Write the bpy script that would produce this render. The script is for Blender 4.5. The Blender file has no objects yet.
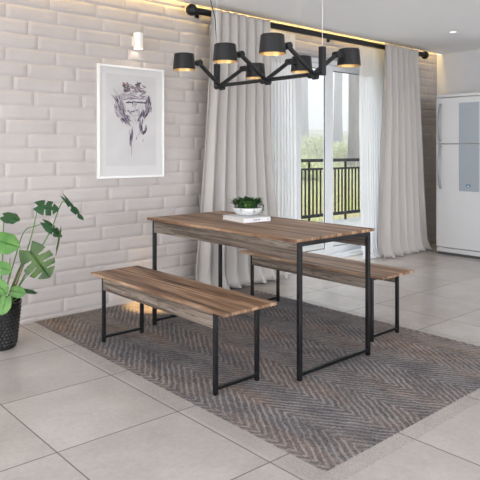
import bpy, bmesh, math, random
from mathutils import Vector, Matrix, noise
PI = math.pi
col = bpy.context.scene.collection
rnd = random.Random(7)

# ------------------------------------------------------------------ helpers
def link(o, parent=None):
    col.objects.link(o)
    if parent is not None:
        o.parent = parent
    return o

def obj(name, bm, mat, parent=None, smooth=False, recalc=True):
    me = bpy.data.meshes.new(name)
    if recalc:
        bmesh.ops.recalc_face_normals(bm, faces=bm.faces[:])
    bm.to_mesh(me); bm.free()
    if isinstance(mat, (list, tuple)):
        for m in mat: me.materials.append(m)
    elif mat: me.materials.append(mat)
    if smooth:
        for p in me.polygons: p.use_smooth = True
    o = bpy.data.objects.new(name, me)
    return link(o, parent)

def tag(o, label, cat, group=None, kind=None):
    o['label'] = label; o['category'] = cat
    if group: o['group'] = group
    if kind: o['kind'] = kind
    return o

def thing(name, label, cat, loc=(0, 0, 0), rz=0, group=None):
    o = bpy.data.objects.new(name, None)
    o.empty_display_size = .1
    o.location = loc; o.rotation_euler = (0, 0, rz)
    link(o)
    return tag(o, label, cat, group)

def struct(name, bm, mat, parent=None, smooth=False):
    o = obj(name, bm, mat, parent, smooth)
    if parent is None: o['kind'] = 'structure'
    return o

def box(bm, x0, x1, y0, y1, z0, z1, bev=0, mi=0):
    vs = [bm.verts.new(p) for p in ((x0,y0,z0),(x1,y0,z0),(x1,y1,z0),(x0,y1,z0),(x0,y0,z1),(x1,y0,z1),(x1,y1,z1),(x0,y1,z1))]
    fs = [bm.faces.new([vs[i] for i in q]) for q in ((0,3,2,1),(4,5,6,7),(0,1,5,4),(1,2,6,5),(2,3,7,6),(3,0,4,7))]
    for f in fs: f.material_index = mi
    if bev:
        es = list({e for f in fs for e in f.edges})
        bmesh.ops.bevel(bm, geom=es, offset=bev, segments=2, profile=.6, affect='EDGES', clamp_overlap=True)
    return vs

def B(*a, **k):
    bm = bmesh.new(); box(bm, *a, **k); return bm

def tube(bm, pts, rad, n=10, caps=True):
    pts = [Vector(p) for p in pts]
    rs = rad if isinstance(rad, (list, tuple)) else [rad]*len(pts)
    rings = []
    up = None
    for i, p in enumerate(pts):
        if i == 0: d = pts[1]-p
        elif i == len(pts)-1: d = p-pts[i-1]
        else: d = (pts[i+1]-p).normalized()+(p-pts[i-1]).normalized()
        d.normalize()
        if up is None:
            a = Vector((0,0,1)) if abs(d.z) < .9 else Vector((1,0,0))
            u = d.cross(a).normalized()
        else:
            u = (up - d*up.dot(d)).normalized()
        up = u
        v = d.cross(u)
        rings.append([bm.verts.new(p+(u*math.cos(t)+v*math.sin(t))*rs[i]) for t in (2*PI*k/n for k in range(n))])
    for a, b in zip(rings, rings[1:]):
        for k in range(n):
            bm.faces.new((a[k], a[(k+1)%n], b[(k+1)%n], b[k]))
    if caps:
        bm.faces.new(rings[0][::-1]); bm.faces.new(rings[-1])

def lathe(bm, prof, n=32, c=(0,0,0), close=False):
    """prof: list of (r, z)"""
    rings = []
    for r, z in prof:
        if r < 1e-5: rings.append([bm.verts.new((c[0], c[1], c[2]+z))])
        else: rings.append([bm.verts.new((c[0]+r*math.cos(2*PI*k/n), c[1]+r*math.sin(2*PI*k/n), c[2]+z)) for k in range(n)])
    for a, b in zip(rings, rings[1:]):
        for k in range(n):
            k2 = (k+1) % n
            if len(a) == 1 and len(b) == 1: continue
            if len(a) == 1: bm.faces.new((a[0], b[k], b[k2]))
            elif len(b) == 1: bm.faces.new((a[k], a[k2], b[0]))
            else: bm.faces.new((a[k], a[k2], b[k2], b[k]))

def ball(bm, c, r, seg=20, scale=(1,1,1)):
    m = Matrix.Translation(c) @ Matrix.Diagonal((scale[0], scale[1], scale[2], 1))
    bmesh.ops.create_uvsphere(bm, u_segments=seg, v_segments=seg//2, radius=r, matrix=m)

# ------------------------------------------------------------------ materials
class NT:
    def __init__(s, name):
        s.m = bpy.data.materials.new(name); s.m.use_nodes = True
        s.t = s.m.node_tree; s.b = s.t.nodes['Principled BSDF']; s.out = s.t.nodes['Material Output']
    def n(s, t, **k):
        x = s.t.nodes.new(t)
        for a, v in k.items(): setattr(x, a, v)
        return x
    def l(s, a, b): s.t.links.new(a, b)
    def co(s, scale=(1,1,1), loc=(0,0,0), rot=(0,0,0), src='Object'):
        tc = s.n('ShaderNodeTexCoord'); mp = s.n('ShaderNodeMapping')
        mp.inputs['Scale'].default_value = scale; mp.inputs['Location'].default_value = loc; mp.inputs['Rotation'].default_value = rot
        s.l(tc.outputs[src], mp.inputs[0]); return mp.outputs[0]
    def noise(s, vec, scale=5, detail=4, rough=.5, dist=0):
        x = s.n('ShaderNodeTexNoise'); x.inputs['Scale'].default_value = scale
        x.inputs['Detail'].default_value = detail; x.inputs['Roughness'].default_value = rough; x.inputs['Distortion'].default_value = dist
        s.l(vec, x.inputs['Vector']); return x.outputs['Fac']
    def ramp(s, fac, stops, interp='LINEAR'):
        x = s.n('ShaderNodeValToRGB'); x.color_ramp.interpolation = interp
        e = x.color_ramp.elements
        while len(e) < len(stops): e.new(.5)
        for i, (p, c) in enumerate(stops):
            e[i].position = p; e[i].color = (c[0], c[1], c[2], 1) if not isinstance(c, (int, float)) else (c, c, c, 1)
        s.l(fac, x.inputs[0]); return x.outputs[0]
    def math(s, op, a, b=None, c=None):
        x = s.n('ShaderNodeMath', operation=op)
        for i, v in enumerate((a, b, c)):
            if v is None: continue
            if isinstance(v, (int, float)): x.inputs[i].default_value = v
            else: s.l(v, x.inputs[i])
        return x.outputs[0]
    def mix(s, fac, a, b, mode='MIX'):
        x = s.n('ShaderNodeMix', data_type='RGBA', blend_type=mode)
        for i, v in ((0, fac), (6, a), (7, b)):
            if isinstance(v, (int, float)): x.inputs[i].default_value = v
            elif isinstance(v, tuple): x.inputs[i].default_value = (v[0], v[1], v[2], 1)
            else: s.l(v, x.inputs[i])
        return x.outputs[2]
    def bump(s, h, strength=.3, dist=.01):
        x = s.n('ShaderNodeBump'); x.inputs['Strength'].default_value = strength; x.inputs['Distance'].default_value = dist
        s.l(h, x.inputs['Height']); s.l(x.outputs[0], s.b.inputs['Normal'])
    def base(s, c):
        if isinstance(c, tuple): s.b.inputs['Base Color'].default_value = (c[0], c[1], c[2], 1)
        else: s.l(c, s.b.inputs['Base Color'])
    def rough(s, r):
        if isinstance(r, (int, float)): s.b.inputs['Roughness'].default_value = r
        else: s.l(r, s.b.inputs['Roughness'])

def plain(name, c, rough=.5, metal=0, var=.06, scale=30, bump=0, spec=None):
    s = NT(name)
    f = s.noise(s.co(), scale, 3)
    lo = tuple(max(0, v*(1-var)) for v in c); hi = tuple(min(1, v*(1+var)) for v in c)
    s.base(s.ramp(f, [(.3, lo), (.7, hi)])); s.rough(rough); s.b.inputs['Metallic'].default_value = metal
    if spec is not None: s.b.inputs['Specular IOR Level'].default_value = spec
    if bump: s.bump(f, bump, .003)
    return s.m

def mat_brick():
    s = NT('white_painted_brick')
    f = s.noise(s.co(), 3, 5, .6)
    s.base(s.ramp(f, [(.3, (.425, .390, .380)), (.7, (.475, .440, .43))])); s.rough(.7)
    g = s.noise(s.co((1, 1, 2.5)), 38, 6, .65)
    s.bump(g, .35, .006); return s.m

def mat_floor():
    s = NT('grey_porcelain_tile')
    tc = s.n('ShaderNodeTexCoord'); sp = s.n('ShaderNodeSeparateXYZ'); s.l(tc.outputs['Object'], sp.inputs[0])
    x, y = sp.outputs[0], sp.outputs[1]
    ys = s.math('ADD', y, s.math('MULTIPLY', s.math('SUBTRACT', x, 1.4), .025))
    u = s.math('DIVIDE', s.math('SUBTRACT', x, 1.115), .611)
    v = s.math('DIVIDE', s.math('SUBTRACT', ys, 3.03), .637)
    def edge(t, w):
        fr = s.math('FRACT', t)
        d = s.math('MINIMUM', fr, s.math('SUBTRACT', 1.0, fr))
        return s.math('MULTIPLY', d, w)
    e = s.math('MINIMUM', edge(u, .611), edge(v, .637))
    ss = s.n('ShaderNodeMapRange'); ss.inputs[1].default_value = .0012; ss.inputs[2].default_value = .0042
    s.l(e, ss.inputs[0]); tile = ss.outputs[0]
    cb = s.n('ShaderNodeCombineXYZ'); s.l(s.math('FLOOR', u), cb.inputs[0]); s.l(s.math('FLOOR', v), cb.inputs[1])
    wn = s.n('ShaderNodeTexWhiteNoise'); s.l(cb.outputs[0], wn.inputs[0])
    ad = s.n('ShaderNodeVectorMath', operation='MULTIPLY_ADD')
    s.l(wn.outputs['Color'], ad.inputs[0]); ad.inputs[1].default_value = (30, 30, 30); s.l(tc.outputs['Object'], ad.inputs[2])
    big = s.noise(ad.outputs[0], 2.2, 6, .6, 0)
    fine = s.noise(ad.outputs[0], 45, 4, .7)
    c = s.ramp(big, [(.25, (.305, .270, .248)), (.5, (.385, .347, .324)), (.75, (.465, .428, .404))])
    c = s.mix(.18, c, s.ramp(fine, [(.35, (.33, .31, .30)), (.65, (.55, .53, .52))]))
    c = s.mix(s.math('MULTIPLY', wn.outputs['Value'], .18), c, (.34, .33, .33))
    s.base(s.mix(tile, (.12, .105, .10), c))
    s.rough(.27)
    s.b.inputs['Specular IOR Level'].default_value = .6
    h = s.math('ADD', tile, s.math('MULTIPLY', fine, .10))
    s.bump(h, .35, .002); return s.m

def mat_wood(name, tones, axis='x', plank=.085, grain=1.0, gloss=.5, rings=20, ringmix=.35):
    s = NT(name)
    tc = s.n('ShaderNodeTexCoord'); sp = s.n('ShaderNodeSeparateXYZ'); s.l(tc.outputs['Object'], sp.inputs[0])
    a = sp.outputs[0] if axis == 'x' else sp.outputs[2]
    p = s.math('FLOOR', s.math('DIVIDE', a, plank))
    wn = s.n('ShaderNodeTexWhiteNoise', noise_dimensions='1D'); s.l(p, wn.inputs['W'])
    cb = s.n('ShaderNodeCombineXYZ')
    sc = 9.0*grain
    s.l(s.math('MULTIPLY', a, sc), cb.inputs[0])
    s.l(s.math('ADD', s.math('MULTIPLY', sp.outputs[1], .45), s.math('MULTIPLY', wn.outputs['Value'], 37)), cb.inputs[1])
    s.l(s.math('MULTIPLY', wn.outputs['Value'], 11), cb.inputs[2])
    n1 = s.noise(cb.outputs[0], 1.6, 6, .6, 1.2)
    mp = s.n('ShaderNodeMapping'); mp.inputs['Scale'].default_value = (5, 1.3, 1); s.l(cb.outputs[0], mp.inputs[0])
    n2 = s.noise(mp.outputs[0], 3.2, 5, .65, .3)
    c1 = s.ramp(n1, [(.34, tones[0]), (.44, tones[1]), (.54, tones[2]), (.64, tones[3])])
    c = s.mix(.35, c1, s.ramp(n2, [(.38, tones[0]), (.5, tones[1]), (.62, tones[3])]))
    tone = s.ramp(wn.outputs['Value'], [(0, .60), (.35, .85), (.7, 1.0), (1, 1.0)])
    c = s.mix(.85, c, tone, 'MULTIPLY')
    ring = s.math('SINE', s.math('MULTIPLY', n1, rings))
    c = s.mix(s.ramp(ring, [(.55, 0.0), (.97, ringmix)]), c, tones[0])
    s.base(c); s.rough(gloss); s.b.inputs['Specular IOR Level'].default_value = .28; s.bump(n2, .25, .002); return s.m

def mat_rug():
    s = NT('woven_chevron_rug')
    tc = s.n('ShaderNodeTexCoord'); sp = s.n('ShaderNodeSeparateXYZ'); s.l(tc.outputs['Object'], sp.inputs[0])
    x, y = sp.outputs[0], sp.outputs[1]
    W = .23
    t = s.math('DIVIDE', x, W)
    wob = s.noise(s.co((1, 1, 1)), 11, 5, .75)
    pp = s.math('ABSOLUTE', s.math('SUBTRACT', s.math('MULTIPLY', s.math('FRACT', s.math('MULTIPLY', t, .5)), 2), 1))   # triangle 0..1
    k = s.math('ADD', s.math('ADD', y, s.math('MULTIPLY', pp, W*1.5)), s.math('MULTIPLY', wob, .085))
    st = s.math('FRACT', s.math('DIVIDE', k, .058))
    stripe = s.math('POWER', s.math('ABSOLUTE', s.math('SUBTRACT', s.math('MULTIPLY', st, 2), 1)), 2.6)
    fine = s.noise(s.co((1, 1, 1)), 75, 4, .75)
    weave = s.noise(s.co((6, 1.2, 1), rot=(0, 0, .5)), 22, 3, .6)
    big = s.noise(s.co((1.6, .4, 1), loc=(3, 1, 0)), 2.2, 5, .65)
    patchy = s.noise(s.co((1, 1, 1), loc=(5, 0, 0)), 5, 3)
    cbv = s.n('ShaderNodeCombineXYZ'); s.l(s.math('MULTIPLY', k, 75), cbv.inputs[0]); s.l(s.math('MULTIPLY', x, 5), cbv.inputs[1])
    streak = s.noise(cbv.outputs[0], 1.5, 4, .7)
    lin = s.math('ADD', s.math('MULTIPLY', stripe, s.math('ADD', s.math('MULTIPLY', patchy, .75), -.07)), s.math('ADD', s.math('MULTIPLY', streak, .45), s.math('MULTIPLY', fine, .75)))
    dark = s.ramp(big, [(.3, (.062, .060, .067)), (.5, (.085, .075, .075)), (.68, (.135, .092, .072))])
    lite = s.ramp(big, [(.3, (.23, .228, .242)), (.5, (.32, .293, .288)), (.68, (.37, .30, .265))])
    mott = s.noise(s.co((1, .6, 1), loc=(9, 4, 0)), 9, 5, .7)
    s.base(s.mix(.75, s.mix(s.ramp(lin, [(.50, 0.0), (.95, 1.0)]), dark, lite), s.ramp(mott, [(.3, .55), (.55, 1.0), (.7, 1.0)]), 'MULTIPLY')); s.rough(.95)
    s.b.inputs['Specular IOR Level'].default_value = .1
    s.bump(lin, .6, .004); return s.m

def mat_sheen_band():
    s = NT('pale_floor_sheen'); s.base((.36, .34, .33)); s.rough(.95)
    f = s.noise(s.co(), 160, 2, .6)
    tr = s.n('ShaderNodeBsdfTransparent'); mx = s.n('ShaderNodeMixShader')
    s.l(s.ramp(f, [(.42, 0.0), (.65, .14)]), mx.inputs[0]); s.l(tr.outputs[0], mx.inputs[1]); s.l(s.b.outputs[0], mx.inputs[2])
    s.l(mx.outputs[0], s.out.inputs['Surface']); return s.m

def mat_cloth(name, c, transl=.25, sheer=0.0):
    s = NT(name)
    f = s.noise(s.co((1, 1, .25)), 320, 2)
    s.base(s.ramp(f, [(.3, tuple(v*.93 for v in c)), (.7, c)])); s.rough(.9); s.b.inputs['Specular IOR Level'].default_value = .1
    s.bump(f, .15, .001)
    tl = s.n('ShaderNodeBsdfTranslucent'); tl.inputs[0].default_value = (c[0], c[1], c[2], 1)
    mx = s.n('ShaderNodeMixShader'); mx.inputs[0].default_value = transl
    s.l(s.b.outputs[0], mx.inputs[1]); s.l(tl.outputs[0], mx.inputs[2])
    o = mx.outputs[0]
    if sheer:
        tr = s.n('ShaderNodeBsdfTransparent'); m2 = s.n('ShaderNodeMixShader'); m2.inputs[0].default_value = sheer
        s.l(o, m2.inputs[1]); s.l(tr.outputs[0], m2.inputs[2]); o = m2.outputs[0]
    s.l(o, s.out.inputs['Surface']); return s.m

def mat_glass():
    s = NT('clear_window_glass')
    tr = s.n('ShaderNodeBsdfTransparent'); tr.inputs[0].default_value = (.985, .99, .99, 1)
    gl = s.n('ShaderNodeBsdfGlossy'); gl.inputs['Roughness'].default_value = .02
    fr = s.n('ShaderNodeLayerWeight'); fr.inputs[0].default_value = .5
    k = s.math('ADD', s.math('MULTIPLY', s.math('POWER', fr.outputs['Facing'], 5.0), .5), .012)
    mx = s.n('ShaderNodeMixShader'); s.l(k, mx.inputs[0]); s.l(tr.outputs[0], mx.inputs[1]); s.l(gl.outputs[0], mx.inputs[2])
    s.l(mx.outputs[0], s.out.inputs['Surface']); return s.m

def emit(name, c, st):
    s = NT(name); s.base((.8, .8, .8))
    s.b.inputs['Emission Color'].default_value = (*c, 1); s.b.inputs['Emission Strength'].default_value = st
    return s.m

def mat_leaf(name, lo, hi, transl=.3):
    s = NT(name)
    f = s.noise(s.co(), 14, 4)
    s.base(s.ramp(f, [(.3, lo), (.7, hi)])); s.rough(.5)
    tl = s.n('ShaderNodeBsdfTranslucent'); tl.inputs[0].default_value = (hi[0]*1.2, hi[1]*1.3, hi[2], 1)
    mx = s.n('ShaderNodeMixShader'); mx.inputs[0].default_value = transl
    s.l(s.b.outputs[0], mx.inputs[1]); s.l(tl.outputs[0], mx.inputs[2]); s.l(mx.outputs[0], s.out.inputs['Surface'])
    return s.m

M = dict(
    brick=mat_brick(), floor=mat_floor(),
    ceiling=plain('white_ceiling_paint', (.90, .91, .93), .8, var=.01),
    wall=plain('pale_grey_wall_paint', (.62, .625, .64), .75, var=.02, scale=4),
    top=mat_wood('rustic_brown_plank', [(.034, .018, .011), (.17, .088, .050), (.39, .232, .140), (.62, .43, .285)], plank=.105),
    apron=mat_wood('greyed_plank', [(.035, .024, .019), (.13, .098, .078), (.24, .195, .158), (.34, .29, .24)], axis='z', plank=.5, grain=1.7, rings=60, ringmix=.8),
    steel=plain('black_powder_coated_steel', (.006, .0065, .008), .24, var=.1, spec=.45),
    lamp=plain('matte_black_lamp_metal', (.010, .0105, .012), .40, var=.1, spec=.35),
    gold=plain('gold_lining', (.62, .42, .18), .35, metal=.85, var=.05),
    rug=mat_rug(), sheen_band=mat_sheen_band(),
    curtain=mat_cloth('greige_linen', (.52, .495, .48), .12),
    sheer=mat_cloth('white_voile', (.86, .87, .895), .5, .22),
    glass=mat_glass(), alu=plain('white_aluminium', (.70, .72, .75), .35, var=.02),
    dark_strip=plain('dark_trim', (.06, .06, .065), .5),
    white=plain('white_satin_paint', (.78, .78, .78), .4, var=.02),
    paper=plain('off_white_paper', (.64, .62, .62), .7, var=.02, scale=3),
    fridge=plain('off_white_enamel', (.53, .53, .54), .28, var=.015, scale=3),
    fpanel=plain('pale_blue_grey_panel', (.27, .305, .34), .3, var=.03, scale=3),
    fhandle=plain('brushed_grey_handle', (.26, .27, .29), .35, metal=.5),
    pot=plain('black_woven_plastic', (.009, .009, .010), .27, var=.15),
    soil=plain('dark_soil', (.03, .022, .016), .95, var=.4, scale=80, bump=.6),
    stem=plain('green_stem', (.07, .18, .03), .5, var=.2),
    stemb=plain('brown_green_stem', (.15, .12, .05), .55, var=.2),
    leafd=mat_leaf('dark_green_leaf', (.010, .045, .018), (.025, .095, .030), .15),
    leafm=mat_leaf('olive_green_leaf', (.02, .06, .02), (.085, .15, .035), .18),
    leafl=mat_leaf('light_green_leaf', (.06, .19, .045), (.16, .33, .09), .25),
    bowl=plain('white_speckled_ceramic', (.62, .63, .63), .45, var=.15, scale=60),
    ink=plain('dark_ink', (.05, .045, .06), .7),
)

# ------------------------------------------------------------------ camera
cam = bpy.data.cameras.new('camera'); cam.sensor_width = 36; cam.lens = 603/480*36; cam.shift_y = -.1875
co = bpy.data.objects.new('camera', cam); link(co)
co.location = (0, 0, 1.27); co.rotation_euler = (PI/2, 0, math.radians(48.2-90))
bpy.context.scene.camera = co
cam.clip_end = 300

# ------------------------------------------------------------------ room shell
XW, XE, YS, YN, CH = -3.0, 7.5, -3.2, 4.35, 2.57
struct('floor', B(XW-.2, XE+.2, YS-.2, YN+.31, -.12, 0), M['floor'])
bm = bmesh.new()
box(bm, XW-.2, XE+.2, YS-.2, 4.285, CH, CH+.2)            # ceiling, stops short of the brick wall
box(bm, XW-.2, XE+.2, 4.285, YN+.31, CH+.13, CH+.2)       # roof of the light cove
struct('ceiling', bm, M['ceiling'])
# brick wall with the balcony door opening
OX0, OX1, OZ = 4.30, 6.55, 2.31
bm = bmesh.new()
Yb = YN+.004
for (x0, x1, z0, z1) in ((XW-.2, OX0, 0, CH+.13), (OX1, XE, 0, CH+.13), (OX0, OX1, OZ, CH+.13)):
    box(bm, x0, x1, Yb, YN+.31, z0, z1)
offs = [1.634, 1.796, 1.872, 1.631, 1.792, 1.692, 1.845, 1.58]
RH, BL, g = .1047, .3855, .0025
def brick(x0, x1, z0, z1):
    if x1-x0 < .02 or z1-z0 < .01: return
    nx = max(2, int((x1-x0)/.035)); nz = 4
    xs = [x0+g, x0+g+.005]+[x0+g+.005+(x1-x0-2*g-.01)*i/nx for i in range(1, nx)]+[x1-g-.005, x1-g]
    zs = [z0+g, z0+g+.005]+[z0+g+.005+(z1-z0-2*g-.01)*i/nz for i in range(1, nz)]+[z1-g-.005, z1-g]
    grid = []
    for i, x in enumerate(xs):
        rowv = []
        for j, z in enumerate(zs):
            rim = i in (0, len(xs)-1) or j in (0, len(zs)-1)
            nv = noise.noise(Vector((x*9, 3.1, z*22)))
            jx = noise.noise(Vector((x*14, 9, z*14)))*.003; jz = noise.noise(Vector((x*12, 20, z*14)))*.0035
            y = Yb+.001 if rim else YN+.0015*nv
            rowv.append(bm.verts.new((x+jx, y, z+jz)))
        grid.append(rowv)
    for i in range(len(xs)-1):
        for j in range(len(zs)-1):
            f = bm.faces.new((grid[i][j], grid[i+1][j], grid[i+1][j+1], grid[i][j+1])); f.smooth = True
row = 0
z1 = .025+RH*26
for row in range(27):
    zt = .025+RH*(25-row)+RH; zb = zt-RH
    zt = min(zt, CH+.12); zb = max(zb, 0)
    off = offs[(row-4) % 8]     # row 4 from the top is the first one measured
    n0 = math.floor((XW-off)/BL)
    for k in range(n0, n0+32):
        x0 = off+k*BL; x1 = x0+BL
        x0 = max(x0, XW); x1 = min(x1, XE-.002)
        if x1 <= x0: continue
        if zb < OZ-.02 and x1 > OX0 and x0 < OX1:
            if x0 < OX0: brick(x0, OX0, zb, zt)
            if x1 > OX1: brick(OX1, x1, zb, zt)
            if zt > OZ+.02: brick(max(x0, OX0), min(x1, OX1), OZ, zt)
        else: brick(x0, x1, zb, zt)
struct('wall_north', bm, M['brick'])
struct('wall_east', B(XE, XE+.2, YS-.2, YN+.31, 0, CH), M['wall'])
# the two walls behind the camera have wide openings added to let daylight in
bm = bmesh.new()
box(bm, XW-.2, XE, YS-.2, YS, 0, .15); box(bm, XW-.2, XE, YS-.2, YS, 2.35, CH)
box(bm, XW-.2, -2.2, YS-.2, YS, .15, 2.35); box(bm, 6.2, XE, YS-.2, YS, .15, 2.35)
struct('wall_south', bm, M['wall'])
bm = bmesh.new()
box(bm, XW-.2, XW, YS, Yb, 0, .15); box(bm, XW-.2, XW, YS, Yb, 2.35, CH)
box(bm, XW-.2, XW, YS, -2.4, .15, 2.35); box(bm, XW-.2, XW, 3.6, Yb, .15, 2.35)
struct('wall_west', bm, M['wall'])

# balcony door
wroot = bpy.data.objects.new('window_1', None); link(wroot); wroot['kind'] = 'structure'
bm = bmesh.new()
FY0, FY1 = 4.50, 4.63
box(bm, OX0, OX0+.06, FY0, FY1, 0, OZ); box(bm, OX1-.06, OX1, FY0, FY1, 0, OZ)
box(bm, OX0+.06, OX1-.06, FY0, FY1, OZ-.05, OZ, .004)
obj('window_frame', bm, M['alu'], wroot)
bm = bmesh.new()
box(bm, OX0+.06, OX1-.06, FY0-.02, FY1+.05, 0, .022, .004)
for yy in (FY0+.005, FY0+.05, FY0+.095): box(bm, OX0+.06, OX1-.06, yy, yy+.018, .022, .05, .003)
obj('door_track', bm, M['alu'], wroot)
def sash(x0, x1, y, stile):
    bm = bmesh.new()
    box(bm, x0, x0+stile[0], y, y+.035, .05, OZ-.05, .003); box(bm, x1-stile[1], x1, y, y+.035, .05, OZ-.05, .003)
    box(bm, x0+stile[0], x1-stile[1], y, y+.035, .05, .12, .003); box(bm, x0+stile[0], x1-stile[1], y, y+.035, OZ-.10, OZ-.05, .003)
    s_ = obj('sash', bm, M['alu'], wroot)
    bm = bmesh.new(); a, b = x0+stile[0], x1-stile[1]
    for q in ((a, a+.006, .12, OZ-.10), (b-.006, b, .12, OZ-.10), (a+.01, b-.01, .12, .128), (a+.01, b-.01, OZ-.108, OZ-.10)):
        box(bm, q[0], q[1], y+.012, y+.023, q[2], q[3])
    obj('dark_strip', bm, M['dark_strip'], s_)  # dark strips put in for the shade lines along the door stiles
    obj('glass_pane', B(a+.004, b-.004, y+.014, y+.020, .122, OZ-.102), M['glass'], s_)
sash(OX0+.06, 4.93, FY0+.005, (.07, .09))
sash(4.93, 5.535, FY0+.05, (.01, .135))
sash(5.535, OX1-.06, FY0+.095, (.012, .07))

# ------------------------------------------------------------------ outdoors
struct('balcony_floor', B(XW, 14, YN+.31, 7.12, -.25, -.01), plain('grey_concrete', (.19, .19, .185), .8, var=.12, scale=3))
def mat_ground():
    s = NT('meadow_ground')
    f = s.noise(s.co(), .9, 6, .65); g2 = s.noise(s.co(), 9, 5, .7)
    c = s.mix(.5, s.ramp(f, [(.3, (.13, .15, .05)), (.45, (.25, .26, .11)), (.6, (.30, .20, .14))]),
              s.ramp(g2, [(.3, (.12, .09, .06)), (.7, (.38, .40, .18))]))
    s.base(c); s.rough(.95); s.bump(g2, .8, .1); return s.m
bm = bmesh.new()
NX, NY = 60, 50
gv = []
for i in range(NX+1):
    r_ = []
    for j in range(NY+1):
        x = -12+80*i/NX; y = 7.12+65*(j/NY)**1.5
        d = y-7.12
        z = -.35+3.8*(1-math.exp(-d/15))+noise.noise(Vector((x*.25, y*.25, 0)))*.35*min(1, d/5)
        r_.append(bm.verts.new((x, y, z)))
    gv.append(r_)
for i in range(NX):
    for j in range(NY): bm.faces.new((gv[i][j], gv[i+1][j], gv[i+1][j+1], gv[i][j+1])).smooth = True
struct('meadow_slope', bm, mat_ground())
def gz(x, y):
    d = y-7.12
    return -.35+3.8*(1-math.exp(-d/15))+noise.noise(Vector((x*.25, y*.25, 0)))*.35*min(1, d/5)
struct('ground', B(-40, 40, -45, 4.6, -.5, -.14), plain('pale_paving', (.35, .35, .33), .9, var=.2, scale=1))

rail = thing('balcony_railing', 'black metal balcony railing with thin upright bars seen through the glass door', 'railing', (8.2, 7.0, -.01))
bl = plain('black_railing_paint', (.004, .004, .004), .6, var=.1, spec=.15)
def rx(x): return x-8.2
RX0, RX1 = 3.87, 12.87
obj('top_rail', B(rx(RX0), rx(RX1), -.035, .035, 1.07, 1.125, bev=.004), bl, rail)
obj('upper_rail', B(rx(RX0), rx(RX1), -.02, .02, .93, .965, bev=.003), bl, rail)
obj('bottom_rail', B(rx(RX0), rx(RX1), -.02, .02, .10, .155, bev=.003), bl, rail)
x = RX0; k = 0
while x < RX1+.01:
    obj('post', B(rx(x)-.015, rx(x)+.015, -.015, .015, 0, 1.07), bl, rail)
    for q in range(1, 10):
        xx = x+q*.1
        if xx < RX1: obj('bar', B(rx(xx)-.011, rx(xx)+.011, -.011, .011, .155, .93), bl, rail)
    x += 1.0

bark = NT('rough_bark'); f = bark.noise(bark.co((1, 1, .2)), 14, 6, .7)
bark.base(bark.ramp(f, [(.3, (.035, .028, .022)), (.7, (.13, .105, .085))])); bark.rough(.95); bark.bump(f, 1, .05)
fol = mat_leaf('far_tree_foliage', (.03, .07, .02), (.08, .14, .04), .2)
def tree(x, y, r, h, label, lean=0.0, seed=0):
    rr = random.Random(seed)
    t = thing('forest_tree', label, 'tree', (x, y, gz(x, y)-.1), 0, 'trees in the mist beyond the balcony')
    bm = bmesh.new()
    pts = []; rs = []
    for i in range(11):
        u = i/10
        pts.append((lean*h*u+rr.uniform(-.04, .04)*i*.3, rr.uniform(-.04, .04)*i*.3, h*u)); rs.append(r*(1.15 if i == 0 else 1.0-.4*u))
    tube(bm, pts, rs, 14); 
    obj('trunk', bm, bark.m, t, smooth=True)
    bm = bmesh.new()
    for i in range(26):
        u = rr.uniform(.62, 1.0); a = rr.uniform(0, 2*PI); d = rr.uniform(.3, 2.6)*(1.25-u)
        c = Vector((lean*h*u+math.cos(a)*d*1.6, math.sin(a)*d*1.6, h*u+rr.uniform(0, .8)))
        for _ in range(34):
            v = c+Vector((rr.gauss(0, .45), rr.gauss(0, .45), rr.gauss(0, .3)))
            n = Vector((rr.uniform(-1, 1), rr.uniform(-1, 1), rr.uniform(-.4, 1))).normalized()
            a1 = n.orthogonal().normalized()*rr.uniform(.10, .2); a2 = n.cross(a1)*.6
            bm.faces.new([bm.verts.new(v+p) for p in (-a1, a2*.8, a1, -a2*.8)])
        
    obj('foliage', bm, fol, t, recalc=False)
# direction of a pixel column -> a tree at that bearing
def bear(px, d):
    a = math.radians(48.2); l = (px-240)/603*d
    return d*math.cos(a)+l*math.sin(a), d*math.sin(a)-l*math.cos(a)
for (px, d, r, h, lab, ln, sd) in (
    (354, 19, .20, 13, 'dark thick tree trunk nearest the balcony railing', .004, 1),
    (304, 30, .22, 15, 'faint misty tree trunk seen in the left door pane', .0, 2),
    (338, 27, .20, 15, 'faint misty tree trunk beside the white door post', .002, 3),
    (268, 26, .2, 13, 'misty tree standing behind the left curtains', .0, 4),
    (392, 26, .25, 14, 'misty tree standing behind the right linen curtain', -.01, 5),
    (431, 30, .25, 17, 'misty tree farthest along the balcony, hidden behind the brick wall', .0, 6)):
    x, y = bear(px, d); tree(x, y, r, h, lab, ln, sd)
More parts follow.
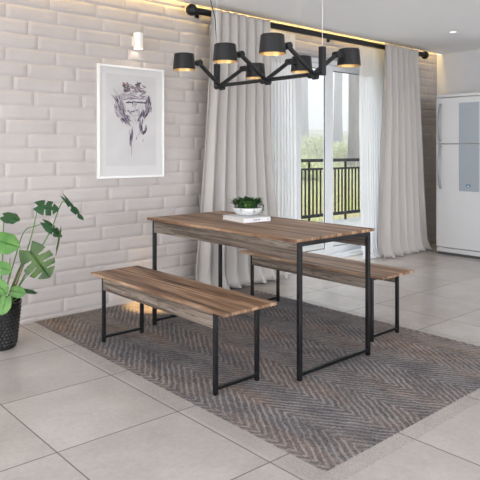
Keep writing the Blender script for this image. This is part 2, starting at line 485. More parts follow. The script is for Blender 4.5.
# low scrub on the slope
grassm = mat_leaf('meadow_grass_blades', (.22, .23, .08), (.46, .48, .24), .25)
bm = bmesh.new(); rr = random.Random(11)
for i in range(4500):
    d = rr.uniform(9.8, 30); px = rr.uniform(255, 400); x, y = bear(px, d)
    if y < 7.3: continue
    z = gz(x, y); h = rr.uniform(.08, .30)*(1 if rr.random() < .85 else 1.8); w = rr.uniform(.008, .02)*(d/14); a = rr.uniform(0, PI)
    dx, dy = math.cos(a)*w, math.sin(a)*w; lx, ly = rr.uniform(-.1, .1), rr.uniform(-.1, .1)
    bm.faces.new([bm.verts.new(p) for p in ((x-dx, y-dy, z-.02), (x+dx, y+dy, z-.02), (x+lx, y+ly, z+h))])
tag(obj('meadow_grass', bm, grassm, recalc=False), 'pale green wild grass growing on the slope beyond the balcony', 'grass', kind='stuff')
shr = 0
for (px, d, w, h, lab) in ((302, 16, .9, .5, 'low yellow-green bush nearest the left end of the glass'),
                     (318, 21, 1.3, .8, 'pale bush on the slope behind the middle of the left pane'),
                     (341, 20, 1.1, .7, 'pale bush on the slope just left of the dark trunk')):
    x, y = bear(px, d)
    t = thing('wild_bush', lab, 'bush', (x, y, gz(x, y)), 0, 'bushes on the slope beyond the balcony')
    bm = bmesh.new()
    for i in range(1500):
        u = Vector((rr.gauss(0, 1), rr.gauss(0, 1), rr.gauss(0, 1))).normalized()*rr.uniform(.5, 1)
        v = Vector((u.x*w*.6, u.y*w*.6, abs(u.z)*h))
        n = Vector((rr.uniform(-1, 1), rr.uniform(-1, 1), rr.uniform(-.3, 1))).normalized()
        a1 = n.orthogonal().normalized()*rr.uniform(.03, .06); a2 = n.cross(a1)*.6
        bm.faces.new([bm.verts.new(v+p) for p in (-a1, a2, a1, -a2)])
    obj('foliage', bm, grassm, t, recalc=False)
    bm = bmesh.new()
    for i in range(7):
        a = 2*PI*i/7; tube(bm, [(0, 0, -.1), (math.cos(a)*w*.2, math.sin(a)*w*.2, h*.4), (math.cos(a)*w*.4, math.sin(a)*w*.4, h*.75)], [.02, .014, .006], 6)
    obj('branches', bm, bark.m, t)

# mist: a real volume hanging over the slope
ms = bpy.data.materials.new('forest_mist'); ms.use_nodes = True
nt = ms.node_tree; nt.nodes.clear()
vo = nt.nodes.new('ShaderNodeVolumeScatter'); vo.inputs['Density'].default_value = .055; vo.inputs['Color'].default_value = (.97, .98, 1, 1); vo.inputs['Anisotropy'].default_value = .2
mo = nt.nodes.new('ShaderNodeOutputMaterial'); nt.links.new(vo.outputs[0], mo.inputs['Volume'])
mist = obj('mist', B(-11, 66, 8.6, 71, -1.5, 13), ms); tag(mist, 'white morning mist hanging between the trees beyond the balcony', 'mist', kind='stuff')

# ------------------------------------------------------------------ table and benches
def furniture(root, L, Wd, H, topT, apH, s, inset_x, inset_y, frame_bar, labels=None):
    """top centred on root, L along Y, Wd along X; two closed leg frames near the ends"""
    hx, hy = Wd/2, L/2
    obj('tabletop' if H > .6 else 'seat', B(-hx, hx, -hy, hy, H-topT, H, bev=.002), M['top'], root)
    zt = H-topT
    XL, XR = -hx+inset_x[0], hx-inset_x[1]
    for sx in (-1, 1):
        x0, x1 = (XL, XL+.018) if sx < 0 else (XR-.018, XR)
        obj('apron', B(x0, x1, -hy+inset_y[0]+s*.9, hy-inset_y[1]-s*.9, zt-apH, zt-.0005, bev=.001), M['apron'], root)
    for sy in (-1, 1):
        yc = -hy+inset_y[0] if sy < 0 else hy-inset_y[1]-s
        fr = []
        for sx in (-1, 1):
            x0 = XL if sx < 0 else XR-s
            lg = obj('leg', B(x0, x0+s, yc, yc+s, .006, zt, bev=.0015), M['steel'], root)
            obj('foot_cap', B(x0+.001, x0+s-.001, yc+.001, yc+s-.001, 0, .006), M['steel'], lg)
        obj('stretcher', B(XL+s, XR-s, yc+.002, yc+s-.002, .024, .024+s*.9, bev=.0015), M['steel'], root)
        obj('cross_bar', B(XL+s, XR-s, yc+.002, yc+s-.002, zt-s, zt-.0005, bev=.0015), M['steel'], root)

RZ = .0035  # rug thickness
t = thing('dining_table', 'rectangular rustic brown plank dining table on black steel leg frames', 'table', (2.778, 2.983, RZ))
furniture(t, 1.465, .726, .780-RZ, .017, .088, .0235, (.024, .058), (-.012, .035), True)
t = thing('bench', 'rustic wooden bench on the near side of the table, facing the monstera', 'bench', (2.148, 3.008, RZ), 0, 'benches at the dining table')
furniture(t, 1.40, .37, .444-RZ, .016, .080, .021, (.010, .045), (.09, .13), True)
t2 = thing('bench', 'rustic wooden bench on the window side of the table, partly hidden behind it', 'bench', (3.472, 2.992, RZ), 0, 'benches at the dining table')
for ch in list(t.children):
    c = ch.copy(); col.objects.link(c); c.parent = t2
    for g_ in ch.children:
        d_ = g_.copy(); col.objects.link(d_); d_.parent = c

# rug
rt = thing('rug', 'flat woven dark grey-brown chevron rug with painted pale sheen around it, under table and benches', 'rug', (2.79, 2.935, 0))
obj('woven_field', B(-.955, .955, -1.39, 1.39, .0005, RZ, bev=.001), M['rug'], rt)
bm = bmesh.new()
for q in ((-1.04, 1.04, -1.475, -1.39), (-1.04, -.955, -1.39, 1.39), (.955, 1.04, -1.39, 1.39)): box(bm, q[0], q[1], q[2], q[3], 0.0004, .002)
obj('sheen_band', bm, M['sheen_band'], rt)  # see-through band imitating a soft reflection on the floor around the rug

# ------------------------------------------------------------------ book and bowl on the table
bk = thing('book', 'closed white hardcover book lying flat on the table under the bowl', 'book', (2.845, 3.135, .780), math.radians(-8))
wp = plain('white_book_cloth', (.68, .68, .70), .5, var=.03)
bm = bmesh.new(); box(bm, -.112, .112, -.155, .115, 0, .003, .0008); box(bm, -.112, .112, -.155, .115, .027, .030, .0008); box(bm, -.112, .112, -.155, -.152, .003, .027)
obj('cover', bm, wp, bk)
obj('pages', B(-.107, .107, -.152, .111, .003, .027), plain('cream_pages', (.6, .58, .54), .8, var=.08, scale=200), bk)
bm = bmesh.new()
xx = -.03; 
for i, w in enumerate((.006, .004, .008, .005, .009, .004, .007)):
    z0 = .011; hgt = .006 if i % 3 else .010
    box(bm, xx, xx+w*.75, -.1556, -.1551, z0, z0+hgt); xx += w+.0015
box(bm, .088, .094, -.1556, -.1551, .011, .019)
obj('spine_lettering', bm, M['ink'], bk)

bw = thing('potted_succulent', 'low white bowl of leafy green plants standing on the white book', 'plant', (2.872, 3.135, .810))
bm = bmesh.new()
lathe(bm, [(0, 0), (.045, 0), (.060, .004), (.086, .018), (.100, .038), (.105, .055), (.101, .057), (.097, .053), (.092, .040), (.075, .022), (0, .016)], 40)
obj('bowl', bm, M['bowl'], bw, smooth=True)
bm = bmesh.new(); lathe(bm, [(0, .050), (.094, .046)], 32); obj('soil', bm, M['soil'], bw)
rr = random.Random(5)
def blade(bm, base, tip, w, up=Vector((0, 0, 1)), n=5):
    base, tip = Vector(base), Vector(tip); d = tip-base; side = d.cross(up)
    if side.length < 1e-5: side = Vector((1, 0, 0))
    side.normalize(); L = d.length; prev = None
    for i in range(n+1):
        u = i/n; c = base+d*u+Vector((0, 0, L*.25*math.sin(PI*u))); ww = w*math.sin(PI*min(.97, .08+u*.9))
        nrm = side.cross(d).normalized()
        a = [bm.verts.new(c-side*ww+nrm*ww*.25), bm.verts.new(c), bm.verts.new(c+side*ww+nrm*ww*.25)]
        if prev:
            bm.faces.new((prev[0], prev[1], a[1], a[0])); bm.faces.new((prev[1], prev[2], a[2], a[1]))
        prev = a
lm = [M['leafd'], M['leafm'], M['leafl']]
for i in range(46):
    a = rr.uniform(0, 2*PI); r0 = math.sqrt(rr.random())*.098; cx, cy = r0*math.cos(a), r0*math.sin(a)
    bm = bmesh.new()
    hh = .062*(1-(r0/.125)**2)
    nl = 9
    for q in range(nl):
        b = 2*PI*q/nl+rr.uniform(-.3, .3); out = rr.uniform(.024, .046); 
        c0 = (cx, cy, .048+hh*.5)
        blade(bm, c0, (cx+math.cos(b)*out+cx*.32, cy+math.sin(b)*out+cy*.32, .052+hh+rr.uniform(-.016, .022)), rr.uniform(.006, .010))
    tube(bm, [(cx, cy, .044), (cx, cy, .048+hh*.5)], .003, 6)
    obj('leaf_rosette', bm, lm[rr.choice((0, 0, 0, 1, 1, 2, 2))], bw, smooth=True, recalc=False)
for (a, ln) in ((-1.9, .05), (-1.15, .03), (-.45, .055), (-2.7, .03)):
    bm = bmesh.new(); ca, sa = math.cos(a), math.sin(a)
    pts = [(.09*ca, .09*sa, .07), (.112*ca, .112*sa, .082), (.121*ca, .121*sa, .070), (.119*ca, .119*sa, .070-ln*.6), (.112*ca, .112*sa, .070-ln)]
    tube(bm, pts, .0015, 5)
    for p in pts[2:]:
        for s_ in (-1, 1): blade(bm, p, (p[0]-sa*s_*.010, p[1]+ca*s_*.010, p[2]-.006), .004, n=3)
    obj('trailing_stem', bm, M['leafd'], bw, recalc=False)

# ------------------------------------------------------------------ monstera
PY = 3.93; PX = 1.44
def px3(px, py, Y):
    a = math.radians(48.2); tt = (px-240)/603; s_, c_ = math.sin(a), math.cos(a)
    X = (Y*c_+tt*Y*s_)/(s_-tt*c_); d = X*c_+Y*s_
    return Vector((X-PX, Y-PY, 1.27-(py-150)*d/603))
mo_ = thing('potted_monstera', 'large monstera plant with split leaves in a black woven pot by the brick wall', 'plant', (PX, PY, 0))
bm = bmesh.new()
PH = .295
def pr(z): return .098+(.128-.098)*z/PH
lathe(bm, [(0, 0), (.094, 0), (.098, .006), (.128, PH-.02), (.132, PH-.018), (.132, PH), (.124, PH), (.120, PH-.04), (0, PH-.04)], 48)
for r_ in range(11):                      # woven diamond relief
    z = .03+r_*.022
    for k in range(30):
        a = 2*PI*(k+.5*(r_ % 2))/30; R = pr(z); 
        def P_(da, dz, dr): return ((R+dr+dz*.1)*math.cos(a+da), (R+dr+dz*.1)*math.sin(a+da), z+dz)
        v = [bm.verts.new(q) for q in (P_(0, -.010, .0003), P_(.075, 0, .0003), P_(0, .010, .0003), P_(-.075, 0, .0003))]
        c = bm.verts.new(P_(0, 0, .0065))
        for q in range(4): bm.faces.new((v[q], v[(q+1) % 4], c))
obj('pot', bm, M['pot'], mo_)
bm = bmesh.new(); lathe(bm, [(0, PH-.028), (.121, PH-.034)], 32); obj('soil', bm, M['soil'], mo_)

def monstera_leaf(att, tip, width, face, mat, cuts=5, fold=.25, droop=.15, seed=0, slit=.34):
    """att: where the stalk joins, tip: leaf tip, face: rough direction the blade faces"""
    rr = random.Random(seed)
    att, tip = Vector(att), Vector(tip); ax = (tip-att); L = ax.length; ax.normalize()
    nrm = Vector(face); nrm = (nrm-ax*nrm.dot(ax)).normalized(); sd = ax.cross(nrm)
    bm = bmesh.new(); N = 90; fr = [0, .15, .3, .45, .6, .75, .88, 1.0]
    slits = [(.14+.66*(i+.5)/cuts) for i in range(cuts)] if cuts else []
    mid = []
    def wf(u):   # half width along the blade, heart shaped
        return max(.004, (math.sin(PI*min(1, (u*.93+.07))**.78))**.8) if u < .995 else .01
    def pos(u, f, s):
        w = wf(u)*width/2
        back = -.22*L*f*max(0, 1-u*3.2)              # lobes reach back past the stalk
        fwd = .16*L*f*u*(1-u)*2.2
        lat = w*f
        z = -droop*L*(u*u)-fold*lat*f*.6 + .03*width*math.sin(u*16+s)*f*f
        return att+ax*(u*L+back+fwd)+sd*(s*lat)+nrm*z
    for s in (-1, 1):
        grid = []
        for i in range(N+1):
            u = i/N; grid.append([bm.verts.new(pos(u, f, s)) for f in fr])
        for i in range(N):
            u = (i+.5)/N
            for j in range(len(fr)-1):
                if fr[j] >= slit and any(abs(u-c-.015*s) < .012+.026*fr[j] for c in slits): continue
                bm.faces.new((grid[i][j], grid[i+1][j], grid[i+1][j+1], grid[i][j+1]))
    bmesh.ops.remove_doubles(bm, verts=bm.verts[:], dist=.0004)
    tube(bm, [att+nrm*.001, att+ax*L*.5+nrm*(.002-droop*L*.25), att+ax*L*.95+nrm*(.001-droop*L*.9)], [.0028, .002, .0008], 5)
    return obj('leaf', bm, mat, mo_, smooth=True, recalc=False)
def stalk(pts, mat=None, r=.0045):
    P = [Vector(p) for p in pts]
    # Catmull-Rom
    out = []
    Q = [P[0]*2-P[1]]+P+[P[-1]*2-P[-2]]
    for i in range(1, len(Q)-2):
        for k in range(6):
            t = k/6; a, b, c, d = Q[i-1], Q[i], Q[i+1], Q[i+2]
            out.append(.5*((2*b)+(c-a)*t+(2*a-5*b+4*c-d)*t*t+(3*b-a-3*c+d)*t**3))
    out.append(P[-1])
    bm = bmesh.new(); n = len(out); tube(bm, out, [r*(1.25-.6*i/n) for i in range(n)], 7)
    obj('stem', bm, mat or M['stem'], mo_, smooth=True)
camd = Vector((-.67, -.74, .25))
soil = lambda dx, dy: Vector((dx, dy, PH-.03))
# dark top leaf
a = px3(38, 206, 3.86); monstera_leaf(a, px3(59, 209, 3.80), .125, (-.45, -.5, .62), M['leafd'], 2, .2, .06, 1, .3)
stalk([soil(.03, 0), px3(20, 270, 3.9), px3(31, 238, 3.88), a])
# edge-on leaf far right
a = px3(66, 199, 3.86); monstera_leaf(a, px3(85, 220, 3.80), .085, (.75, .2, .6), M['leafd'], 2, .3, .05, 2, .4)
stalk([soil(.05, -.01), px3(30, 266, 3.88), px3(50, 232, 3.87), px3(60, 206, 3.87), a])
# left small dark leaf
a = px3(4, 216, 3.9); monstera_leaf(a, px3(20, 219, 3.84), .10, (-.3, -.5, .75), M['leafd'], 0, .25, .10, 3)
stalk([soil(-.01, .01), px3(2, 270, 3.9), px3(3, 240, 3.9), a])
# big pale leaf at the left edge
a = px3(-6, 240, 3.80); monstera_leaf(a, px3(20, 246, 3.72), .15, (-.5, -.6, .6), M['leafl'], 0, .2, .10, 4)
stalk([soil(-.03, -.02), px3(-4, 276, 3.82), a])
# middle leaf folded down
a = px3(45, 223, 3.88); monstera_leaf(a, px3(63, 236, 3.84), .095, (-.2, -.45, .8), M['leafd'], 1, .3, .08, 5, .4)
stalk([soil(.02, .02), px3(14, 262, 3.93), px3(24, 232, 3.92), px3(36, 226, 3.9), a], r=.0035)
a = px3(61, 230, 3.85); monstera_leaf(a, px3(57, 256, 3.83), .05, (.6, -.4, .3), M['leafm'], 0, .3, .05, 6)
# big olive split leaf
a = px3(30, 251, 3.76); monstera_leaf(a, px3(50, 278, 3.70), .20, (-.55, -.72, .42), M['leafm'], 3, .10, .06, 7, .25)
stalk([soil(.04, -.03), px3(18, 280, 3.84), px3(25, 262, 3.79), a], M['stemb'])
# pale lower leaves
a = px3(-3, 266, 3.78); monstera_leaf(a, px3(12, 271, 3.74), .085, (-.5, -.7, .4), M['leafl'], 0, .2, .1, 8)
stalk([soil(0, -.03), px3(0, 285, 3.8), a])
a = px3(12, 291, 3.80); monstera_leaf(a, px3(26, 293, 3.77), .075, (-.5, -.7, .4), M['leafl'], 0, .2, .1, 9)
stalk([soil(.02, -.03), px3(8, 298, 3.83), a], r=.003)
a = px3(24, 290, 3.85); monstera_leaf(a, px3(38, 292, 3.83), .05, (-.1, -.4, .9), M['leafd'], 0, .3, .1, 10)
stalk([soil(.05, .0), px3(25, 278, 3.87), px3(34, 270, 3.86)], r=.003)
stalk([soil(.045, .01), px3(18, 298, 3.87), a], r=.003)
a = px3(6, 298, 3.77); monstera_leaf(a, px3(1, 315, 3.74), .085, (-.55, -.75, .3), M['leafl'], 0, .2, .1, 11)
stalk([soil(-.02, -.05), px3(6, 296, 3.79), a], r=.003)
a = px3(-4, 282, 3.79); monstera_leaf(a, px3(7, 295, 3.76), .085, (-.55, -.75, .3), M['leafl'], 0, .2, .1, 12)
stalk([soil(-.03, -.03), px3(-3, 295, 3.81), a], r=.003)
a = px3(-22, 232, 3.85); monstera_leaf(a, px3(-36, 250, 3.80), .2, (-.6, -.7, .4), M['leafm'], 4, .15, .1, 13)
stalk([soil(-.05, .0), px3(-14, 262, 3.88), a])
a = px3(-18, 270, 3.84); monstera_leaf(a, px3(-34, 282, 3.78), .15, (-.6, -.7, .4), M['leafd'], 3, .15, .1, 14)
stalk([soil(-.06, .0), px3(-10, 285, 3.86), a])
for (p, q, r_) in (((.035, .01), (22, 262), .005), ((.01, .03), (10, 258), .004), ((.03, -.02), (16, 284), .005)):
    stalk([soil(*p), px3((q[0]+8)/2, (q[1]+296)/2, 3.9), px3(q[0], q[1], 3.88)], M['stemb'], r_)

# ------------------------------------------------------------------ picture and sconce
FX0, FX1, FZ0, FZ1 = 2.352, 2.985, 1.04, 1.96
pf = thing('framed_picture', 'white framed ink sketch of a face hung on the brick wall', 'picture', ((FX0+FX1)/2, YN, FZ0))
w2, hF = (FX1-FX0)/2, FZ1-FZ0
bm = bmesh.new(); fw = .018
for q in ((-w2, w2, 0, fw), (-w2, w2, hF-fw, hF), (-w2, -w2+fw, fw, hF-fw), (w2-fw, w2, fw, hF-fw)): box(bm, q[0], q[1], -.030, -.003, q[2], q[3], .0015)
obj('frame', bm, M['white'], pf)
obj('print', B(-w2+fw, w2-fw, -.016, -.005, fw, hF-fw), M['paper'], pf)
bm = bmesh.new(); box(bm, -w2+.075, w2-.075, -.0165, -.016, .10, hF-.07)
obj('inner_sheet', bm, plain('greyish_paper', (.59, .565, .57), .8, var=.04, scale=6), pf)
# loose brush strokes: position given as fractions of the sheet
inks = [plain('violet_grey_wash', (.24, .20, .25), .8, var=.2, scale=40), plain('pale_wash', (.42, .38, .41), .8, var=.15, scale=40), plain('dark_violet_ink', (.085, .065, .10), .8, var=.3, scale=60), plain('brown_wash', (.22, .14, .13), .8, var=.2)]
def cr(cx, cy):
    u = (105+cx/4.57-98)/66; v = (70+cy/4.57-66)/111
    return -w2+u*2*w2, hF*(1-v)
sk = [bmesh.new() for _ in inks]
rr = random.Random(21); layer = [0]
def stroke(k, cx, cy, ln, w, ang):
    layer[0] += 1; y = -.0166-.000012*layer[0]
    d = Vector((math.cos(ang), 0, math.sin(ang))); n = Vector((-d.z, 0, d.x)); c = Vector((cr(cx, cy)[0], y, cr(cx, cy)[1]))
    s = 1/4.57/66*2*w2; L, W_ = ln*s, w*s; up_, dn = [], []
    for i in range(8):
        t = -1+2*i/7; ww = W_*(1-t*t*.75)*rr.uniform(.55, 1.25)
        up_.append(c+d*t*L/2+n*ww/2); dn.append(c+d*t*L/2-n*ww/2*rr.uniform(.5, 1.3))
    vs = [sk[k].verts.new(p) for p in up_]+[sk[k].verts.new(p) for p in dn[::-1]]
    sk[k].faces.new(vs)
def patch(n, x0, x1, y0, y1, ks, ang, ln, w, spread=.35):
    for _ in range(n):
        stroke(rr.choice(ks), rr.uniform(x0, x1), rr.uniform(y0, y1), rr.uniform(.5, 1)*ln, rr.uniform(.4, 1)*w, ang+rr.uniform(-spread, spread))
patch(40, 82, 175, 58, 98, (0, 2, 3, 3), -.5, 30, 11, .9)           # crown of the head wrap
patch(30, 62, 190, 98, 134, (1, 1, 0), .1, 45, 9)                      # pale band
for q in range(9): stroke(2, 100+q*12, 142+(q-4)**2*.25, 22, 6, rr.uniform(-.3, .3))   # brim line
patch(50, 45, 85, 130, 205, (0, 0, 1, 2), -1.25, 42, 9)              # hair, left
patch(26, 70, 112, 190, 245, (0, 0, 2, 1), -.9, 34, 10)
patch(34, 180, 208, 125, 190, (0, 0, 1, 2), 1.4, 40, 8)              # hair, right
patch(22, 150, 188, 190, 288, (0, 2, 2), 1.3, 36, 11, .25)
patch(6, 120, 140, 150, 165, (0, 2), 1.2, 14, 4); patch(7, 118, 146, 178, 190, (2, 0), .1, 18, 5, .3); patch(4, 122, 142, 200, 208, (1,), 0, 14, 4)
patch(20, 112, 172, 160, 235, (1,), -1.2, 34, 4)
patch(16, 106, 122, 250, 330, (0, 0, 2), 1.5, 44, 6, .12)            # drips
for q in range(4): stroke(0, 117, 330+q*16, 24, 3.2-q*.5, 1.55)
stroke(0, 140, 308, 12, 6, 1.2); stroke(0, 170, 318, 14, 4, 1.5); stroke(1, 150, 290, 30, 4, .9)
patch(8, 28, 70, 95, 140, (1,), -.9, 30, 4)
for k, b_ in enumerate(sk): obj('brush_strokes', b_, inks[k], pf, recalc=False)
obj('glass', B(-w2+fw, w2-fw, -.0225, -.0205, fw, hF-fw), M['glass'], pf)

sc = thing('wall_sconce', 'small white cylindrical wall light above the framed picture', 'lamp', (2.705, YN, 2.108))
bm = bmesh.new(); box(bm, -.028, .028, -.018, 0.0, .025, .105, .004); obj('wall_plate', bm, M['white'], sc)
bm = bmesh.new(); lathe(bm, [(.036, 0), (.040, 0), (.040, .132), (.036, .132), (.036, .09), (0, .09)], 32, (0, -.058, 0))
lathe(bm, [(.036, 0), (.036, .04), (0, .04)], 32, (0, -.058, 0))
obj('housing', bm, M['white'], sc, smooth=False)
bm = bmesh.new(); lathe(bm, [(0, .038), (.03, .038), (.03, .030), (0, .030)], 24, (0, -.058, 0)); obj('lamp_disc', bm, emit('sconce_led', (1, .86, .68), 16), sc)

# ------------------------------------------------------------------ curtain rod, curtains
ry = 4.245; rz = 2.505
cr_ = thing('curtain_rod', 'long thick black curtain rod with round end finials under the ceiling', 'rod', (5.2, ry, rz))
bm = bmesh.new(); tube(bm, [(-1.95, 0, 0), (1.78, 0, 0)], .030, 24); obj('rod', bm, M['lamp'], cr_, smooth=False)
for ex in (-1.975, 1.82):
    bm = bmesh.new(); ball(bm, (ex, 0, 0), .052, 28); obj('finial', bm, M['lamp'], cr_, smooth=True)
for xx in (-1.84, .0, 1.70):
    bm = bmesh.new(); box(bm, xx-.012, xx+.012, .028, YN-ry-.004, -.010, .010); box(bm, xx-.02, xx+.02, YN-ry-.008, YN-ry-.0005, -.035, .035)
    obj('bracket', bm, M['lamp'], cr_)

def curtain(name, label, cat, top, bot, z0, z1, y, n, amp, mat, seed, pool=.0, thick=.003, group=None, waist=None, seamfree=True):
    rr = random.Random(seed)
    bm = bmesh.new(); NU, NV = n*14, 60
    ph = [rr.uniform(-.5, .5) for _ in range(n+2)]; am = [rr.uniform(.65, 1.25) for _ in range(n+2)]
    grid = []
    for j in range(NV+1):
        v = j/NV; z = z1+(z0-z1)*v; r_ = []
        e = v**1.4
        xa = top[0]+(bot[0]-top[0])*e; xb = top[1]+(bot[1]-top[1])*e
        if waist: 
            k = math.sin(PI*min(1, v))**2; xa += waist[0]*k; xb += waist[1]*k
        for i in range(NU+1):
            u = i/NU; s_ = u*n; q = min(n, int(s_)); A = am[q]*(1-(s_-q))+am[q+1]*(s_-q)
            P = ph[q]*(1-(s_-q))+ph[q+1]*(s_-q)
            spread = min(1, .25+v*2.5)
            a_ = amp*A*(.35+.65*spread)*(1+.5*v)
            ang = 2*PI*s_+P*spread*1.5+.5*math.sin(v*3+q)*v
            x = xa+(xb-xa)*u+.012*math.sin(2*ang)*spread
            yy = y+a_*math.sin(ang)*(1-.2*math.sin(3*ang))
            zz = z
            if pool and v > .93:
                w = (v-.93)/.07; yy -= pool*w*w*(.5+.5*math.sin(ang+1)); zz = max(z, z0)+.010*(.5+.5*math.sin(ang*2.0+s_))*w*(1 if v < .999 else .6)
            r_.append(bm.verts.new((x, yy, zz)))
        grid.append(r_)
    for j in range(NV):
        for i in range(NU): bm.faces.new((grid[j][i], grid[j][i+1], grid[j+1][i+1], grid[j+1][i])).smooth = True
    o = obj(name, bm, mat, recalc=False)
    c = Vector(((top[0]+top[1])/2, y, z0))
    for v in o.data.vertices: v.co -= c
    o.location = c
    if thick:
        m = o.modifiers.new('cloth_thickness', 'SOLIDIFY'); m.thickness = thick; m.offset = 0
    tag(o, label, cat, group)
    return o
curtain('linen_curtain', 'greige linen curtain falling to the floor on the picture side of the door', 'curtain', (3.385, 4.12), (3.19, 4.30), .014, 2.525, 4.165, 7, .036, M['curtain'], 3, pool=.09, waist=(0, -.05))
curtain('linen_curtain', 'greige linen curtain falling to the floor beside the refrigerator', 'curtain', (6.02, 6.72), (5.90, 6.95), .006, 2.525, 4.155, 6, .044, M['curtain'], 4, pool=.09)
curtain('voile_curtain', 'white voile curtain at the door edge next to the picture-side linen curtain', 'sheer curtain', (4.10, 4.59), (4.10, 4.62), .006, 2.47, 4.275, 11, .012, M['sheer'], 5, pool=.05, thick=0, group=None)
curtain('voile_curtain', 'white voile curtain at the door edge next to the refrigerator-side linen curtain', 'sheer curtain', (5.67, 6.25), (5.73, 6.30), .006, 2.47, 4.275, 12, .012, M['sheer'], 6, pool=.09, thick=0)

# ------------------------------------------------------------------ cove light and downlights
warm = (1.0, .68, .22)
ld = thing('cove_light_strip', 'warm yellow light strip hidden in the ceiling cove along the brick wall', 'light strip', (2.5, 4.315, CH+.125))
obj('profile', B(-5.2, 4.95, -.016, .016, -.006, .004), M['alu'], ld)
obj('diffuser', B(-5.2, 4.95, -.013, .013, -.010, -.006), emit('warm_led', warm, 26), ld)

def downlight(x, y, label, power, colr=(1, .95, .88), size=math.radians(120), blend=1.0):
    t = thing('ceiling_downlight', label, 'ceiling light', (x, y, CH), 0, 'recessed ceiling downlights')
    bm = bmesh.new(); lathe(bm, [(.036, 0), (.048, 0), (.048, -.004), (.036, -.003), (.036, 0)], 28); obj('trim_ring', bm, M['white'], t)
    bm = bmesh.new(); lathe(bm, [(0, -.001), (.036, -.001)], 28); obj('lens', bm, emit('downlight_lens', colr, 1.1), t)
    l = bpy.data.lights.new('downlight_beam', 'SPOT'); l.energy = power; l.color = colr; l.spot_size = size; l.spot_blend = blend; l.shadow_soft_size = .035
    o = bpy.data.objects.new('downlight_beam', l); link(o, t); o.location = (0, 0, -.012)
downlight(6.177, 3.388, 'small recessed white ceiling spotlight near the refrigerator', 14)
downlight(4.6, 1.2, 'added unseen ceiling spotlight outside the right edge of the frame', 14)  # lamp added out of view as extra fill
downlight(2.77, 4.13, 'added unseen ceiling spotlight close to the brick wall for the warm floor patch', 900, (1, .66, .26), math.radians(13), .7)  # lamp added above the view to make the warm patch on the floor

# ------------------------------------------------------------------ chandelier
CX = 2.80; CZ = 1.735
ch = thing('chandelier', 'black linear chandelier with six drum shades hanging over the table', 'lamp', (CX, 2.885, CZ))
y0, y1 = -.50, .50
for sx in (-1, 1):
    bm = bmesh.new(); tube(bm, [(sx*.022, y0, 0), (sx*.022, y1, 0)], .0095, 10); obj('rail', bm, M['lamp'], ch)
for yy in (y0, y1):
    bm = bmesh.new(); box(bm, -.018, .018, yy-.016, yy+.016, -.014, .160, .003); obj('end_post', bm, M['lamp'], ch)
    bm = bmesh.new(); tube(bm, [(0, yy, .160), (0, yy, CH-CZ-.012)], .0016, 6); obj('suspension_wire', bm, M['alu'], ch)
    bm = bmesh.new(); lathe(bm, [(0, 0), (.02, 0), (.02, -.012), (0, -.012)], 20, (0, yy, CH-CZ)); obj('ceiling_anchor', bm, M['white'], ch)
bm = bmesh.new(); tube(bm, [(0, y1, .15), (.004, y1+.004, .30), (0, y1+.02, .50), (-.01, y1+.09, .72), (-.01, y1+.15, CH-CZ-.02)], .0032, 8); obj('power_cable', bm, M['lamp'], ch, smooth=True)
bm = bmesh.new(); lathe(bm, [(0, 0), (.055, 0), (.055, -.025), (0, -.025)], 28, (-.01, y1+.15, CH-CZ)); obj('ceiling_canopy', bm, M['lamp'], ch)
bulb = emit('warm_bulb', (1, .72, .38), 1.6)
def lampholder(yy, s, reach=.235):
    jx, jz = s*reach, .145
    ay = yy
    bm = bmesh.new(); tube(bm, [(s*.015, ay, .004), (jx, ay, jz)], .0145, 10); 
    arm = obj('arm', bm, M['lamp'], ch, smooth=False)
    bm = bmesh.new()
    tube(bm, [(jx, ay-.020, jz), (jx, ay+.020, jz)], .022, 16)
    obj('elbow_joint', bm, M['lamp'], arm)
    bm = bmesh.new(); tube(bm, [(s*.03, ay-.018, -.012), (s*.03, ay+.018, -.012)], .018, 14)
    obj('rail_joint', bm, M['lamp'], arm)
    bm = bmesh.new(); tube(bm, [(jx, ay, jz), (jx+s*.052, ay, jz-.002)], .011, 10)
    obj('shade_arm', bm, M['lamp'], arm)
    cx = jx+s*.128; top = jz+.050
    bm = bmesh.new()
    lathe(bm, [(0, top), (.064, top), (.0685, top-.004), (.0775, top-.108), (.0765, top-.109)], 40, (cx, ay, 0))
    lathe(bm, [(.0765, top-.109), (.0672, top-.006), (0, top-.006)], 40, (cx, ay, 0))
    for f in bm.faces:
        pass
    sh = obj('lamp_shade', bm, M['lamp'], ch, smooth=False)
    bm = bmesh.new(); lathe(bm, [(.0764, top-.1088), (.0665, top-.0075), (0, top-.0075)], 40, (cx, ay, 0)); obj('gold_lining', bm, M['gold'], sh, smooth=True)
    bm = bmesh.new(); lathe(bm, [(0, top-.008), (.017, top-.008), (.020, top-.03)], 16, (cx, ay, 0)); ball(bm, (cx, ay, top-.048), .022, 16); obj('bulb', bm, bulb, sh, smooth=True)
    bm = bmesh.new(); ball(bm, (jx+s*.052, ay, jz-.002), .016, 14); obj('shade_knuckle', bm, M['lamp'], sh, smooth=True)
for yy, rc in ((.455, .20), (-.02, .235), (-.437, .235)):
    lampholder(yy, -1, rc); lampholder(yy+.02, 1)

# ------------------------------------------------------------------ refrigerator
fr = thing('refrigerator', 'tall white two-door refrigerator with grey display panel against the far wall', 'refrigerator', (6.72, 3.91, 0))
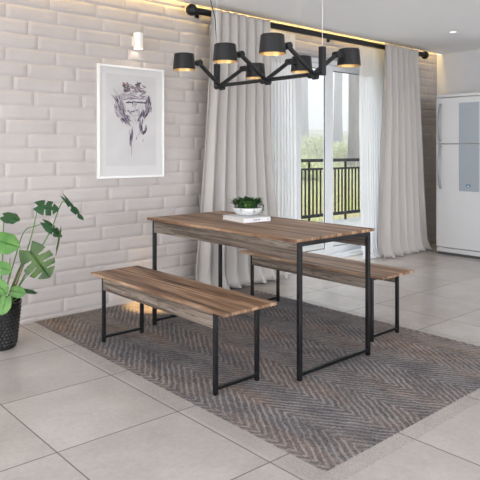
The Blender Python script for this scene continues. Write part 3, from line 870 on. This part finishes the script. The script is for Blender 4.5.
# local: front faces -X at x=0, left side at y=0, body extends to +x and -y
FW = .72; FD = .68
obj('body', B(.055, FD, -FW, 0, .03, 1.90, bev=.008), M['fridge'], fr)
obj('base_plinth', B(.03, FD-.03, -FW+.01, -.01, 0, .03), M['dark_strip'], fr)
obj('kick_panel', B(.012, .054, -FW+.002, -.002, .032, .085, bev=.006), M['fridge'], fr)
obj('top_cap', B(.0, FD, -FW, 0, 1.905, 1.94, bev=.006), M['fridge'], fr)
dl = obj('lower_door', B(0, .052, -FW, 0, .092, 1.338, bev=.010), M['fridge'], fr)
du = obj('upper_door', B(0, .052, -FW, 0, 1.348, 1.90, bev=.010), M['fridge'], fr)
def handle(z0, z1, parent):
    bm = bmesh.new(); pts = []
    for i in range(13):
        t = i/12; pts.append((-.012-.034*math.sin(PI*t), -.062, z0+(z1-z0)*t))
    tube(bm, pts, [.010]+[.014]*11+[.010], 10)
    box(bm, -.014, .002, -.074, -.050, z0, z0+.03); box(bm, -.014, .002, -.074, -.050, z1-.03, z1)
    obj('handle', bm, M['fhandle'], parent, smooth=False)
handle(.80, 1.33, dl); handle(1.365, 1.83, du)
up = obj('display_panel', B(-.004, .0005, -.55, -.302, 1.352, 1.83), M['fpanel'], du)
lo = obj('display_panel', B(-.004, .0005, -.55, -.302, .782, 1.334), M['fpanel'], dl)
bm = bmesh.new(); q = -.375
for w in (.012, .010, .013, .009, .012, .010, .011): box(bm, -.0048, -.0040, q-w*.7, q, 1.742, 1.752); q -= w+.002
obj('badge', bm, M['fhandle'], up)
obj('display_screen', B(-.0052, -.0040, -.445, -.395, .835, .862), plain('dark_screen', (.01, .014, .03), .15), lo)
bm = bmesh.new(); box(bm, -.0060, -.0053, -.437, -.403, .843, .848); obj('display_digits', bm, emit('blue_digits', (.2, .4, 1), 2), lo)

# ------------------------------------------------------------------ world and added daylight
w = bpy.data.worlds.new('world'); bpy.context.scene.world = w; w.use_nodes = True
bg = w.node_tree.nodes['Background']
tc = w.node_tree.nodes.new('ShaderNodeTexCoord'); sp = w.node_tree.nodes.new('ShaderNodeSeparateXYZ'); rp = w.node_tree.nodes.new('ShaderNodeValToRGB')
w.node_tree.links.new(tc.outputs['Generated'], sp.inputs[0]); w.node_tree.links.new(sp.outputs[2], rp.inputs[0]); w.node_tree.links.new(rp.outputs[0], bg.inputs[0])
rp.color_ramp.elements[0].color = (.82, .86, .90, 1); rp.color_ramp.elements[1].color = (.93, .97, 1, 1)
bg.inputs['Strength'].default_value = 4.4
def portal(name, loc, rot, sx, sy):
    l = bpy.data.lights.new(name, 'AREA'); l.shape = 'RECTANGLE'; l.size = sx; l.size_y = sy; l.cycles.is_portal = True
    o = bpy.data.objects.new(name, l); link(o); o.location = loc; o.rotation_euler = rot
def daylight(name, loc, rot, sx, sy, power, c):
    l = bpy.data.lights.new(name, 'AREA'); l.shape = 'RECTANGLE'; l.size = sx; l.size_y = sy; l.energy = power; l.color = c
    o = bpy.data.objects.new(name, l); link(o); o.location = loc; o.rotation_euler = rot
daylight('south_added_daylight', (2.0, YS-.1, 1.25), (PI/2+.6, 0, 0), 8.2, 2.15, 130, (1, .95, .91))  # area lamps added behind the camera, tilted up to brighten the ceiling
daylight('west_added_daylight', (XW-.1, .6, 1.25), (PI/2+.75, 0, -PI/2), 5.9, 2.15, 165, (.97, .97, 1))
portal('daylight_portal_north', (5.4, 4.64, 1.15), (-PI/2, 0, 0), 2.2, 2.3)

sc_ = bpy.context.scene
sc_.view_settings.view_transform = 'Standard'; sc_.view_settings.look = 'None'; sc_.view_settings.gamma = 1
sc_.view_settings.exposure = .27
